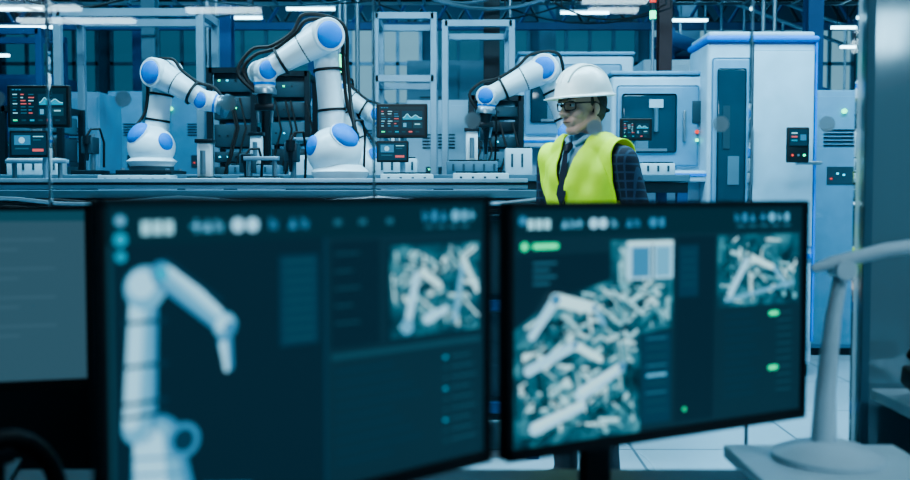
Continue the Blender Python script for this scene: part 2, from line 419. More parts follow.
for sg in(-1,1):
    b.tube([(sg*.042,0,.085),(sg*.05,0,.085),(sg*.085,0,.085),(sg*.095,0,.085)],[.036,.046,.046,.036],BLACK,n=28)
b.finish(loc=(-.61,1.32,.76),rot=(0,0,.9))

b=MB('desk_lamp'); LW=mat('lamp_white',(.56,.70,.78),.35)
L=(.755,2.0)
b.tube([(L[0],L[1],.761),(L[0],L[1],.772),(L[0],L[1],.785),(L[0]-.0,L[1],.80)],[.11,.11,.08,.03],LW,n=36)
b.tube([(L[0]-.01,L[1],.78),(L[0]-.008,L[1],.9),(L[0]+.005,L[1],1.05),(L[0]+.02,L[1],1.14)],[.026,.020,.016,.014],LW)
b.cyl((L[0]+.02,L[1]-.03,1.145),(L[0]+.02,L[1]+.03,1.145),.020,LW)
b.tube([(L[0]-.04,L[1],1.145),(L[0],L[1]-.005,1.158),(L[0]+.10,L[1]-.02,1.185),(L[0]+.30,L[1]-.06,1.215),(L[0]+.42,L[1]-.08,1.225)],[.008,.014,.014,.015,.012],LW)
b.box((L[0]+.34,L[1]-.065,1.212),(.2,.05,.014),LW,rot=(0,-.12,-.18),bev=.005)
b.finish()
b=MB('desk_telephone')
b.box((0,0,.04),(.16,.18,.05),BLACK,rot=(.2,0,0),bev=.01)
b.tube([(-.05,-.07,.08),(-.05,-.06,.095),(-.05,.06,.12),(-.05,.07,.10)],[.022,.018,.018,.022],BLACK)
b.box((.03,.05,.085),(.07,.05,.01),SDIM,rot=(.2,0,0))
for i in range(3):
    for j in range(4): b.box((.01+i*.022,-.07+j*.022,.062+j*.0045),(.014,.014,.008),GREY,rot=(.2,0,0))
b.finish(loc=(1.15,2.3,.806))
b=MB('label_printer'); b.box((0,0,.075),(.13,.16,.15),BLACK,bev=.012); b.box((0,-.02,.155),(.1,.08,.02),DARK,bev=.006); b.box((0,-.083,.06),(.09,.01,.012),GREY); b.box((.04,-.083,.11),(.01,.008,.01),GREEN)
b.finish(loc=(1.36,2.36,.80))
b=MB('office_chair')
b.box((0,.0,.47),(.48,.46,.08),BLACK,bev=.035,seg=4)
b.box((0,-.24,.72),(.44,.07,.42),BLACK,rot=(.12,0,0),bev=.035,seg=4)
b.box((0,-.26,.55),(.08,.03,.3),DARK,bev=.01)
b.cyl((0,0,.1),(0,0,.44),.028,STEEL)
for k in range(5):
    a=2*math.pi*k/5; p=V((math.cos(a)*.27,math.sin(a)*.27,.075))
    b.tube([(0,0,.12),p],[.03,.018],DARK); b.cyl(p+V((-.01,-.015,-.045)),p+V((.01,.015,-.045)),.028,BLACK)
for sx in (-.26,.26):
    b.tube([(sx*.8,0,.45),(sx,0,.5),(sx,0,.64)],.015,DARK); b.box((sx,0,.655),(.06,.24,.03),BLACK,bev=.012)
b.finish(loc=(-1.12,2.22,0),rot=(0,0,2.6))

# ---------------------------------------------------------------- robots
def lerp(a,b,t): return V(a)*(1-t)+V(b)*t
def robot(base,sh,el,wr,fl,s=1.0,tool=True,off=.05,jx=.45,cabs=1):
    b=MB('robot_arm'); base=V(base);sh=V(sh);el=V(el);wr=V(wr);fl=V(fl)
    Y=V((0,-1,0)); J=V((jx,-.88,0)).normalized()
    b.box(base+V((0,0,.012)),(.30*s,.30*s,.024),DARK,bev=.004)
    for sx in(-.12,.12):
        for sy in(-.12,.12): b.cyl(base+V((sx*s,sy*s,.02)),base+V((sx*s,sy*s,.035)),.012*s,STEEL,n=8)
    h=sh.z-base.z
    b.tube([base+V((0,0,.02)),base+V((0,0,.05)),base+V((0,0,.07)),base+V((0,0,h*.45)),base+V((0,0,h*.62))],[.115*s,.115*s,.128*s,.135*s,.10*s],WHITE,n=32)
    b.tube([base+V((0,0,.022)),base+V((0,0,.048))],[.119*s,.119*s],DGREY,n=32)
    b.ell(sh-V((0,0,.01*s)),(.128*s,.125*s,.118*s),WHITE,u=32,v=18)
    c=V((.55*(1 if jx>0 else -1),-.55,.62)).normalized()
    b.dome(sh+c*.100*s,c,.070*s,.040*s,BLUE,n=32); b.tube([sh+c*.090*s,sh+c*.102*s],[.074*s,.074*s],WHITE,n=32)
    c2=V((-c.x,-.35,.1)).normalized(); b.dome(sh+c2*.112*s,c2,.05*s,.022*s,BLUE,n=28)
    o=V((0,off*s,0))
    A=sh+o; B=el+o
    b.tube([lerp(A,B,t) for t in(0,.12,.22,.5,.8,.9,1)],[r*s for r in(.085,.08,.066,.060,.060,.066,.072)],WHITE,n=28)
    b.tube([el-J*.11*s,el-J*.09*s,el+J*.075*s,el+J*.085*s],[.066*s,.080*s,.080*s,.074*s],WHITE,n=32)
    b.tube([el-J*.008*s,el+J*.002*s],[.0812*s]*2,GREY,n=32)
    b.dome(el+J*.085*s,J,.062*s,.022*s,BLUE,n=32); b.dome(el-J*.11*s,-J,.060*s,.02*s,BLUE,n=32)
    o2=J*.03*s
    A2=el+o2;B2=wr+o2
    b.tube([lerp(A2,B2,t) for t in(0,.15,.3,.6,.85,1)],[r*s for r in(.074,.076,.070,.058,.05,.053)],WHITE,n=28)
    b.tube([wr-J*.06*s,wr-J*.05*s,wr+J*.07*s,wr+J*.08*s],[.048*s,.056*s,.056*s,.05*s],WHITE,n=28)
    b.dome(wr+J*.08*s,J,.043*s,.016*s,BLUE,n=28); b.dome(wr-J*.06*s,-J,.043*s,.016*s,BLUE,n=28)
    d=(fl-wr).normalized()
    b.tube([wr+o2,lerp(wr,fl,.6)+o2,fl+o2],[.05*s,.05*s,.048*s],WHITE,n=28)
    b.tube([lerp(wr,fl,.7)+o2,lerp(wr,fl,.85)+o2],[.0515*s,.0505*s],BLUE,n=28)
    b.tube([fl+o2,fl+o2+d*.012*s,fl+o2+d*.03*s],[.05*s,.055*s,.055*s],STEEL,n=28)
    if tool:
        e=fl+o2+d*.03*s
        b.tube([e,e+d*.05*s],[.035*s,.03*s],DARK); p=d.cross(V((0,1,0))).normalized()
        b.box(e+d*.06*s,(.09*s,.05*s,.03*s),DARK,bev=.003)
        for sg in(-1,1):
            b.tube([e+d*.06*s+p*sg*.035*s,e+d*.13*s+p*sg*.03*s],[.009*s,.006*s],STEEL,n=8)
    else:
        e=fl+o2+d*.03*s; b.tube([e,e+d*.02*s,e+d*.03*s],[.066*s,.066*s,.03*s],GREY,n=28)
    for P,Q,oo,rr in((sh,el,o,.064),(el,wr,o2,.064)):
        for t in(.36,.72):
            c=lerp(P,Q,t)+oo; dd=(Q-P).normalized()
            b.tube([c-dd*.006*s,c+dd*.006*s],[rr*s+.004]*2,RUB,n=24)
    u=(el-sh).normalized(); side=u.cross(V((0,1,0))).normalized(); 
    f=(wr-el).normalized(); s2=f.cross(V((0,1,0))).normalized()
    if s2.z<0: s2=-s2
    side=side if side.dot(s2-f)>0 else -side
    for q in range(cabs):
        k=.022*q*s; oq=V((0,-.03*q*s,0))
        pts=[sh+side*.11*s+V((0,0,.03*s)),lerp(sh,el,.2)+side*.105*s,lerp(sh,el,.45)+side*(.075*s+k)+o,lerp(sh,el,.75)+side*(.077*s+k)+o,el+side*(.10*s+k)+s2*.05*s,
             el+s2*(.105*s+k)+f*.03*s+o2,lerp(el,wr,.36)+s2*(.079*s+k*.3)+o2,lerp(el,wr,.72)+s2*(.066*s+k*.5)+o2,wr+s2*(.085*s+k)+o2,wr+s2*.05*s+f*(.085*s+k)+o2,fl+o2+f*.045*s]
        pts=[p+oq for p in pts]
        sm=[]
        for i in range(len(pts)-1):
            p0=pts[max(0,i-1)];p1=pts[i];p2=pts[i+1];p3=pts[min(len(pts)-1,i+2)]
            for kk in range(5):
                t=kk/5; sm.append(.5*((2*p1)+(p2-p0)*t+(2*p0-5*p1+4*p2-p3)*t*t+(3*p1-p0-3*p2+p3)*t**3))
        sm.append(pts[-1])
        b.tube(sm,.009*s,RUB,n=8)
    return b.finish()

robot((-.59,5.15,1.312),(-.62,5.15,1.515),(-.675,5.15,2.09),(-.985,5.15,1.915),(-.985,5.15,1.83),1.1,jx=.5,cabs=2)
robot((-1.83,6.05,1.405),(-1.83,6.05,1.58),(-1.765,6.05,2.01),(-1.475,6.05,1.845),(-1.40,6.05,1.825),1.1,tool=False,jx=-.45)
robot((.72,6.05,1.405),(.74,6.05,1.60),(.545,6.05,2.035),(.20,6.05,1.87),(.195,6.05,1.80),1.08,jx=-.2)
robot((-.62,7.3,1.30),(-.62,7.3,1.50),(-.86,7.3,2.02),(-.60,7.3,1.86),(-.55,7.3,1.80),1.0,jx=.4)

# ---------------------------------------------------------------- benches
def bench(name,x0,x1,y0,y1,z,skirt):
    b=MB(name); cx=(x0+x1)/2; cy=(y0+y1)/2; W=x1-x0; D=y1-y0
    b.box((cx,cy,z-.02),(W,D,.04),GREY,bev=.004)
    b.box((cx,cy,z-.075),(W-.02,D-.02,.06),DARK)
    n=max(2,int(W/.9))
    for i in range(n+1):
        x=x0+.04+(W-.08)*i/n
        for y in(y0+.04,y1-.04): b.box((x,y,(z-.1)/2),(.06,.06,z-.1),skirt,bev=.003)
    for zz in(.25,.75):
        b.box((cx,y0+.04,zz),(W,.05,.05),skirt)
    for i in range(n):
        xa=x0+.04+(W-.08)*(i+.5)/n; w=(W-.08)/n-.1
        b.box((xa,y0+.09,.5),(w,.02,.42),DGREY if i%2 else GREY); b.box((xa,y0+.09,.98),(w,.02,.36),DGREY,bev=.002)
        b.box((xa+w*.3,y0+.07,.5),(.02,.02,.12),STEEL)
        b.box((xa-w*.2,y0+.07,1.0),(.2,.03,.12),BENCHW,bev=.004); b.cyl((xa+.2*w,y0+.06,1.05),(xa+.2*w,y0+.06,.9),.03,BENCHW,n=14)
    b.box((cx,cy,.2),(W-.1,D-.1,.03),DARK)
    return b.finish(smooth=False)
bench('robot_workbench',-3.6,.42,4.8,5.6,1.31,DBLUE)
bench('robot_workbench',-4.4,1.35,5.75,6.4,1.40,DBLUE)
bench('robot_workbench',-.95,-.3,6.95,7.6,1.295,DBLUE)
b=MB('conveyor_rail')
b.box((0,0,.03),(3.9,.05,.05),ALU,bev=.003); b.box((0,-.027,.03),(3.9,.004,.012),DARK)
for i in range(20): b.cyl((-1.85+i*.195,.03,.03),(-1.85+i*.195,.10,.03),.018,STEEL,n=12)
b.finish(loc=(-1.6,4.84,1.31))
b=MB('cable_bundle')
for j in range(4):
    pts=[V((-3.4+i*.19,4.775-.012*j,1.22+.018*math.sin(i*1.3+j*2)+.012*j)) for i in range(21)]
    b.tube(pts,.008+.002*(j%2),[RUB,DGREY,RUB,STEEL][j],n=8)
b.finish()
def fixture(x,y,z,w,h,m,kind=0):
    b=MB('assembly_fixture')
    b.box((0,0,h*.5),(w,.16,h),m,bev=.006)
    b.box((0,0,h+.004),(w*.9,.14,.008),DARK)
    for i in range(int(w/.06)): b.box((-w/2+.04+i*.06,-.082,h*.55),(.012,.004,h*.5),DGREY)
    if kind==1:
        for sx in(-w*.3,w*.3): b.cyl((sx,0,h),(sx,0,h+.10),.012,STEEL,n=12)
        b.box((0,0,h+.1),(w*.8,.05,.02),ALU,bev=.003)
    if kind==2:
        b.box((0,.02,h+.09),(.07,.06,.18),WHITE,bev=.006); b.cyl((0,-.03,h+.14),(0,-.03,h+.02),.014,STEEL,n=12); b.box((0,.02,h+.19),(.09,.08,.02),DARK,bev=.003)
    return b.finish(loc=(x,y,z))
for a in [(-1.62,5.12,.36,.075,BENCHW,0),(-1.28,5.12,.16,.06,BENCHW,2),(-.98,5.08,.22,.06,BENCHW,1),(-.24,5.06,.26,.08,BENCHW,0),(.13,5.1,.28,.085,BENCHW,0),(-2.2,5.28,.4,.05,DGREY,1),(-2.65,5.1,.3,.09,GREY,0),(-3.05,5.15,.24,.1,BENCHW,2)]:
    fixture(a[0],a[1],1.31,a[2],a[3],a[4],a[5])
for a in [(-2.5,6.0,.3,.1,BENCHW,2),(-1.2,6.05,.3,.06,GREY,2),(-.9,6.1,.2,.12,BENCHW,1),(-.35,6.05,.25,.1,BENCHW,2),(.1,5.95,.3,.08,GREY,2),(.38,6.05,.16,.16,BENCHW,0),(-3.0,6,.4,.14,GREY,0),(1.2,6.0,.2,.07,BENCHW,0)]:
    fixture(a[0],a[1],1.40,a[2],a[3],a[4],a[5])
def station(x,y,z,h):
    b=MB('screwdriver_station')
    b.box((0,0,.015),(.18,.16,.03),DARK,bev=.004); b.cyl((0,.04,.03),(0,.04,h),.016,STEEL)
    b.box((0,.0,h*.72),(.07,.12,.1),DGREY,bev=.006); b.cyl((0,-.05,h*.75),(0,-.05,h*.35),.018,DARK,r2=.008); b.cyl((0,-.05,h*.75),(0,-.05,h*.95),.026,DARK)
    b.tube([(0,-.05,h*.95),(.02,-.04,h*1.1),(.06,0,h*1.12),(.07,.04,h*.8),(.06,.06,.05)],.007,RUB,n=8)
    return b.finish(loc=(x,y,z))
for x,y,z,h in((-.88,5.42,1.31,.28),(-1.12,5.42,1.31,.2),(.19,6.25,1.40,.38),(-.62,6.1,1.4,.3),(-2.2,6.05,1.4,.25)): station(x,y,z,h)

def hmi(x,y,zc,w,h,zb,second=False,seed=0):
    R=random.Random(seed)
    b=MB('operator_panel')
    b.box((0,.03,0),(w+.03,.035,h+.03),BLACK,bev=.006)
    S=Screen(b,w,h,0); 
    S.pt=lambda u,v,l: V((-w/2+u*w,.0115-.0004*l,h/2-v*h))
    S.rect(0,0,1,1,SBG2,0); S.rect(0,0,1,.09,SBAR,1)
    for k in range(3): S.rect(.04+k*.06,.03,.08+k*.06,.06,SR2,2)
    for r in range(7):
        for c in range(3):
            m=R.choice([SRED,SICON,SICON,SLINE,SR2,SDIM])
            S.rect(.05+c*.14,.16+r*.085,.05+c*.14+R.uniform(.04,.11),.19+r*.085,m,1)
    S.rect(.50,.16,.95,.48,SR3,1)
    pts=[]
    for k in range(19):
        u=.52+k*.0235; pts.append((u,.40-.14*math.exp(-((u-.62)/.05)**2)-.10*math.exp(-((u-.8)/.06)**2)))
    S.poly([(pts[0][0],.46)]+[(pts[-1][0],.46)]+pts[::-1],SCY,2)
    for p,q in zip(pts[:-1],pts[1:]): S.bar(p,q,.012,SICON,3)
    S.rect(.50,.54,.72,.76,SR3,1); S.rect(.75,.54,.95,.76,SDIM,1); S.rect(.53,.58,.60,.72,SR1b,2); S.rect(.78,.6,.9,.64,SICON,2)
    for k in range(6): S.rect(.05+k*.15,.86,.13+k*.15,.91,[SGR,SDIM,SCY,SDIM,SRED,SDIM][k],1)
    if second:
        w2=w*.62;h2=h*.62; zc2=-h/2-.04-h2/2
        b.box((-.05,.03,zc2),(w2+.02,.035,h2+.02),BLACK,bev=.005)
        T=Screen(b,w2,h2,0); T.pt=lambda u,v,l: V((-.05-w2/2+u*w2,.0115-.0004*l,zc2+h2/2-v*h2))
        T.rect(0,0,1,1,SR3,0); T.rect(.08,.12,.55,.55,SR2,1); T.disc(.3,.34,.14,SR1,2); T.rect(.62,.15,.92,.2,SICON,1); T.rect(.62,.3,.85,.35,SLINE,1); T.rect(.1,.68,.5,.74,SLINE,1); T.rect(.6,.72,.92,.84,SRED,1)
    b.tube([(0,.05,-.02),(0,.09,-.02),(0,.09,zb-zc+.01)],.015,ALU,n=12)
    b.box((0,.09,zb-zc+.008),(.12,.1,.014),DARK,bev=.003)
    return b.finish(loc=(x,y,zc),normals=False,smooth=False)
hmi(-2.07,4.98,1.725,.28,.18,1.31,True,1)
hmi(-.28,5.28,1.675,.24,.15,1.31,True,2)
hmi(-2.85,5.42,1.60,.2,.14,1.31,False,3)
hmi(1.13,6.25,1.69,.17,.11,1.40,False,4)

# ---------------------------------------------------------------- machines
def machine_tall():
    b=MB('cnc_machining_center'); w=.76; d=.55; h=2.38
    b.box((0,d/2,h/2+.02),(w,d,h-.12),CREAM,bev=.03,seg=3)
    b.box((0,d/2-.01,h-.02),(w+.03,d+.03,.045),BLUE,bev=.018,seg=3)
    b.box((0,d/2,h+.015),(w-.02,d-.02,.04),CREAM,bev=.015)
    b.box((0,d/2,.05),(w-.06,d-.06,.1),DARK)
    b.box((-.215,-.008,1.62),(.27,.02,1.22),MBLUE,bev=.02,seg=3)
    b.box((-.215,-.02,1.68),(.20,.012,.95),WINDK,bev=.015,seg=3)
    b.box((-.20,-.028,1.45),(.08,.006,.2),GREY); b.box((-.25,-.028,1.75),(.05,.006,.3),DGREY)
    b.box((-.075,-.035,1.55),(.018,.03,.4),STEEL,bev=.005)
    b.box((.145,-.006,1.6),(.43,.014,1.36),CREAM,bev=.012)
    b.box((-.065,-.004,1.35),(.008,.016,2.0),DARK)
    b.box((0,-.01,.85),(w-.04,.02,.03),BLUE)
    b.box((-.19,-.006,.5),(.34,.014,.6),CREAM,bev=.01); b.box((.19,-.006,.5),(.34,.014,.6),CREAM,bev=.01)
    for i in range(7): b.box((.19,-.015,.35+i*.04),(.22,.006,.014),DGREY)
    b.box((.375,-.004,1.3),(.014,.02,2.1),BLUE)
    b.tube([(.38,.0,1.5),(.38,-.1,1.5),(.2,-.14,1.5)],.014,STEEL,n=10)
    b.box((.2,-.16,1.62),(.15,.035,.24),BLACK,bev=.008); b.box((.2,-.18,1.67),(.12,.006,.11),SR3)
    for k in range(3): b.box((.17,-.184,1.70-k*.025),(.04,.003,.01),[SICON,SRED,SCY][k])
    b.box((.23,-.184,1.67),(.04,.003,.04),SR2)
    for i in range(3): b.cyl((.16+i*.04,-.175,1.55),(.16+i*.04,-.187,1.55),.008,[RED,STEEL,GREEN][i],n=12)
    b.finish(loc=(2.135,7.0,0))
machine_tall()
def machine_mid(x,y,w,h,win=True,d=.5):
    b=MB('machine_enclosure')
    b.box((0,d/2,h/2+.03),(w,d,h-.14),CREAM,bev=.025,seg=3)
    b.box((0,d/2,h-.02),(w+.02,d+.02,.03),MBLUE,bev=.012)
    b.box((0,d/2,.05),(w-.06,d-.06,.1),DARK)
    b.box((-.03*w,-.01,h-.40),(w*.84,.02,.58),MBLUE,bev=.02,seg=3)
    b.box((-.12*w,-.022,h-.38),(w*.56,.012,.42),WINDK,bev=.02,seg=3)
    b.box((w*.24,-.03,h-.40),(.02,.03,.22),STEEL,bev=.005)
    b.box((.37*w,-.022,h-.3),(w*.1,.01,.16),DGREY,bev=.004)
    b.box((0,-.08,h-.76),(w+.02,.2,.08),CREAM,bev=.015); b.box((0,-.182,h-.75),(w*.95,.01,.02),BLUE)
    for k in(-.25,.25): b.box((k*w,-.01,h*.32),(w*.44,.02,h*.5),MBLUE,bev=.012); 
    for i in range(6): b.box((-.25*w,-.022,h*.2+i*.035),(w*.3,.006,.012),DGREY)
    b.cyl((w*.37,-.02,h-.44),(w*.37,-.035,h-.44),.014,RED,n=14); b.cyl((w*.37,-.02,h-.50),(w*.37,-.035,h-.50),.011,GREEN,n=14)
    b.box((-.2*w,-.03,h-.50),(.10,.008,.12),GREY); b.cyl((-.05*w,-.032,h-.27),(-.05*w,-.032,h-.44),.016,GREY); b.box((-.05*w,-.03,h-.24),(.1,.008,.06),CREAM); b.box((-.15*w,-.03,h-.57),(.3,.008,.02),STEEL)
    b.finish(loc=(x,y,0))
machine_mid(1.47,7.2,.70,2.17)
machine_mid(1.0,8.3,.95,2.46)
def tower(x,y,z,hh=.5):
    b=MB('signal_tower_light'); b.cyl((0,0,0),(0,0,hh*.55),.012,STEEL,n=12); b.cyl((0,0,0),(0,0,.02),.04,DARK)
    for i,m in enumerate((GREEN,DARK,RED)): b.cyl((0,0,hh*.55+i*.06),(0,0,hh*.55+.055+i*.06),.024,m,n=18)
    b.cyl((0,0,hh*.55+.175),(0,0,hh*.55+.19),.026,DARK)
    b.finish(loc=(x,y,z))
tower(1.46,7.45,2.165,.75)

def cabinet(x,y,w,h,d,m,lamp=None,leds=3):
    b=MB('control_cabinet'); R=random.Random(int(x*100))
    b.box((0,d/2,h/2+.03),(w,d,h-.06),m,bev=.01)
    b.box((0,d/2,.03),(w-.05,d-.05,.06),DARK)
    n=2 if w>.7 else 1
    for i in range(n):
        cx=-w/2+w/n*(i+.5); b.box((cx,-.008,h/2+.02),(w/n-.03,.016,h-.14),m,bev=.004); b.box((cx+w/n*.36,-.025,h*.55),(.02,.02,.16),STEEL,bev=.003)
        for k in range(5): b.box((cx,-.02,h*.85-k*.03),(w/n*.5,.006,.012),DARK)
        b.box((cx,-.018,h*.68),(w/n*.4,.006,.14),DGREY)
        for k in range(leds): b.box((cx-w/n*.15+k*.05,-.023,h*.68+R.uniform(-.04,.05)),(.016,.006,.012),R.choice([GREEN,LCY,LCY,RED]))
    if lamp: b.cyl((0,-.016,h*.92),(0,-.04,h*.92),.018,lamp,n=14)
    b.finish(loc=(x,y,0))
for a in [(-4.6,8.6,.9,2.1,.6,DBLUE,GREEN),(-3.6,9.05,.8,2.2,.6,MBLUE,None),(-3.1,11.0,1.4,2.4,.7,MBLUE,GREEN),(-2.0,9.4,.8,1.9,.6,GREY,None),(-1.2,10.75,.9,2.3,.7,MBLUE,RED),(-5.8,9,1.0,2.3,.6,GREY,None),
          (-.15,9.3,.6,2.15,.6,CREAM,None),(0.05,11.5,1.2,2.8,.8,GREY,None),(2.3,9.9,.9,2.6,.7,CREAM,None),(3.05,7.9,.62,2.1,.6,MBLUE,GREEN),(4.9,9.2,1.1,2.6,.8,CREAM,None),(-5.6,12,1.6,2.7,.8,DBLUE,None),(3.9,12.2,1.8,2.3,.8,CREAM,None)]:
    cabinet(*a)
def rack(x,y,w,h):
    b=MB('equipment_rack'); R=random.Random(int(x*77))
    for sx in(-w/2,w/2):
        for sy in(0,.4): b.box((sx,sy,h/2),(.04,.04,h),DARK)
    k=.15
    while k<h-.1:
        hh=R.choice([.09,.13,.18]); b.box((0,.2,k+hh/2),(w-.05,.36,hh-.015),R.choice([DGREY,DARK,GREY,DGREY]),bev=.004)
        for j in range(3): b.box((-w*.3+j*.06,.017,k+hh/2),(.014,.006,.010),R.choice([GREEN,LCY,DARK,DARK,DARK]))
        k+=hh+.02
    b.box((0,.2,h-.02),(w,.44,.04),DARK)
    for j in range(4):
        x0=R.uniform(-w/2,w/2); b.tube([(x0,-.02,h*.9),(x0+.05,-.05,h*.8),(x0-.04,-.04,h*.65),(x0+.02,-.02,h*.55)],.008,RUB,n=6)
    b.finish(loc=(x,y,0))
rack(-1.62,7.3,.32,2.2); rack(-2.95,7.0,.4,1.9); rack(.30,7.3,.36,2.0); rack(-1.25,7.5,.3,2.2)

def cell(name,x0,x1,y0,y1,h,m,t=.06,mid=None):
    b=MB(name)
    for x in(x0,x1):
        for y in(y0,y1): b.box((x,y,h/2),(t,t,h),m,bev=.004)
    for z in [h-t/2]+(mid or []):
        for y in(y0,y1): b.box(((x0+x1)/2,y,z),(x1-x0,t,t),m)
        for x in(x0,x1): b.box((x,(y0+y1)/2,z),(t,y1-y0,t),m)
    return b.finish(smooth=False)
cell('safety_cage',-3.15,-2.02,8.0,8.5,2.75,ALU,mid=[1.2])
cell('safety_cage',-.63,-.17,8.0,8.6,2.72,ALU,.05,mid=[2.2])
cell('safety_cage',-.08,.45,8.0,8.7,2.66,ALU,.05,mid=[1.3])
cell('safety_cage',-4.6,-3.3,8.0,8.5,2.6,DBLUE,.05,mid=[1.9])
def column(x,y,m,w=.18):
    b=MB('steel_column')
    b.box((0,-w/2,2.59),(w,.02,5.16),m); b.box((0,w/2,2.59),(w,.02,5.16),m); b.box((0,0,2.59),(.02,w,5.16),m)
    b.box((0,0,.01),(w*1.8,w*1.8,.02),DARK)
    for sx in(-.7,.7):
        for sy in (-.7,.7): b.cyl((sx*w,sy*w,.02),(sx*w,sy*w,.04),.015,STEEL,n=8)
    b.finish(loc=(x,y,0),smooth=False)
for x,y,m,w in((-2.35,10.3,DBLUE,.16),(.33,9.1,DARK,.14),(1.95,9.4,mat('column_red_brown',(.05,.022,.028),.5),.12),(-3.9,12.6,DBLUE,.2),(-2.75,9.1,GREY,.12),(1.15,12.6,GREY,.2),(2.9,12.6,ALU,.2),(3.3,9.3,DBLUE,.14),(-1.65,12,DBLUE,.18)): column(x,y,m,w)
b=MB('service_pipes')
for x,y in((-2.2,8.95),(-2.12,8.95),(.50,9.2),(-.9,9.3),(-1.05,9.2),(-1.0,9.2),(2.75,9.0),(2.85,9.0)): b.cyl((x,y,0),(x,y,5.19),.02,STEEL,n=10)
b.finish()
def truss(x0,x1,y,z,hh,m):
    b=MB('roof_truss')
    b.box(((x0+x1)/2,y,z),(x1-x0,.08,.08),m); b.box(((x0+x1)/2,y,z+hh),(x1-x0,.08,.08),m)
    n=int((x1-x0)/hh/1.2)
    for i in range(n):
        xa=x0+(x1-x0)*i/n; xb=x0+(x1-x0)*(i+1)/n
        b.tube([(xa,y,z),((xa+xb)/2,y,z+hh),(xb,y,z)],.025,m,n=6)
    for x in (x0,x1): b.box((x,y,(z+hh+5.19)/2),(.06,.06,5.2-z-hh),m)
    b.finish(smooth=False)
truss(-8.9,8.9,13,3.45,.45,DARK); truss(-8.9,8.9,11.6,3.20,.4,DBLUE)
b=MB('cable_tray')
for y in(-.15,.15): b.box((0,y,0),(9.5,.02,.08),STEEL)
for i in range(40): b.box((-4.7+i*.24,0,-.03),(.03,.3,.015),STEEL)
b.tube([(-4.7,.03,0),(4.7,.03,0)],.03,RUB,n=8); b.tube([(-4.7,-.06,0),(4.7,-.06,0)],.022,BLUE,n=8)
for x in(-4,-1.5,1.2,4): b.cyl((x,-.16,0),(x,-.16,2.02),.012,STEEL,n=8); b.cyl((x,.16,0),(x,.16,2.02),.012,STEEL,n=8)
b.finish(loc=(-.4,9.75,3.17))
b=MB('overhead_cables'); R=random.Random(12)
for j in range(16):
    xa=R.uniform(-4.5,3.6); L_=R.uniform(.8,2.0); y=R.uniform(8.6,8.85); z=2.62+R.uniform(.12,.42)*1.0
    b.tube([V((xa+L_*t/8,y+.05*t/8,z+.10*((t/4-1)**2)*1.4)) for t in range(9)],R.choice([.008,.012,.016]),R.choice([RUB,DGREY,DARK,STEEL]),n=6)
    for e in(0,8): b.cyl((xa+L_*e/8,y+.05*e/8,z+.13),(xa+L_*e/8,y+.05*e/8,5.19),.008,DARK,n=6)
b.finish()
b=MB('ventilation_duct')
b.tube([(1.6,0,0),(5.8,0,0)],.13,DGREY,n=24)
for i in range(8): b.tube([(1.7+i*.55,0,0),(1.74+i*.55,0,0)],.14,STEEL,n=24)
for x in(2,4,5.5): b.cyl((x,0,.12),(x,0,1.86),.012,STEEL,n=8)
b.finish(loc=(.6,10.2,3.33))
b=MB('gantry_stair')
for y in(0,.7):
    b.box((0,y,0),(2.6,.05,.14),DBLUE,rot=(0,.35,0))
    b.tube([(-1.2,y,1.25),(1.2,y,.37)],.02,ALU,n=8)
    for i in range(6): b.cyl((-1.1+i*.44,y,.42-i*.16),(-1.1+i*.44,y,1.2-i*.16),.014,ALU,n=8)
for i in range(11): b.box((-1.15+i*.23,.35,.43-i*.085),(.2,.7,.02),STEEL)
b.box((1.27,.02,-1.42),(.08,.08,2.15),DBLUE); b.box((1.27,.68,-1.42),(.08,.08,2.15),DBLUE); b.box((-1.2,.02,-.95),(.08,.08,3.0),DBLUE); b.box((-1.2,.68,-.95),(.08,.08,3.0),DBLUE)
b.finish(loc=(3.5,10.75,2.5),smooth=False)
for x,y,z,l in((-4.75,10.5,3.2,.9),(-4.5,10.3,2.98,.8),(-4.9,10.5,2.72,.5),(-2.3,10.45,3.10,.6),(-1.5,10.5,3.20,.5),(1.35,10.5,3.16,.5),(2.45,10.6,3.1,.4),(4.2,10.45,3.0,.6),(4.3,10.45,2.8,.6)):
    b=MB('pendant_tube_light'); b.box((0,0,0),(l,.05,.022),LAMP); b.box((0,0,.02),(l+.03,.09,.016),STEEL)
    for sx in(-l*.4,l*.4): b.cyl((sx,0,.03),(sx,0,5.19-z),.004,DARK,n=6)
    b.finish(loc=(x,y,z),smooth=False)
b=MB('indicator_post'); b.box((0,0,1.22),(.05,.05,2.44),ALU,bev=.003); b.box((0,0,.01),(.2,.2,.02),DARK)
b.box((.02,-.08,2.30),(.11,.04,.18),DARK,bev=.006); b.box((.02,-.102,2.30),(.08,.006,.14),GREEN); b.box((0,-.045,2.28),(.02,.06,.02),STEEL)
b.finish(loc=(-.945,7.95,0))

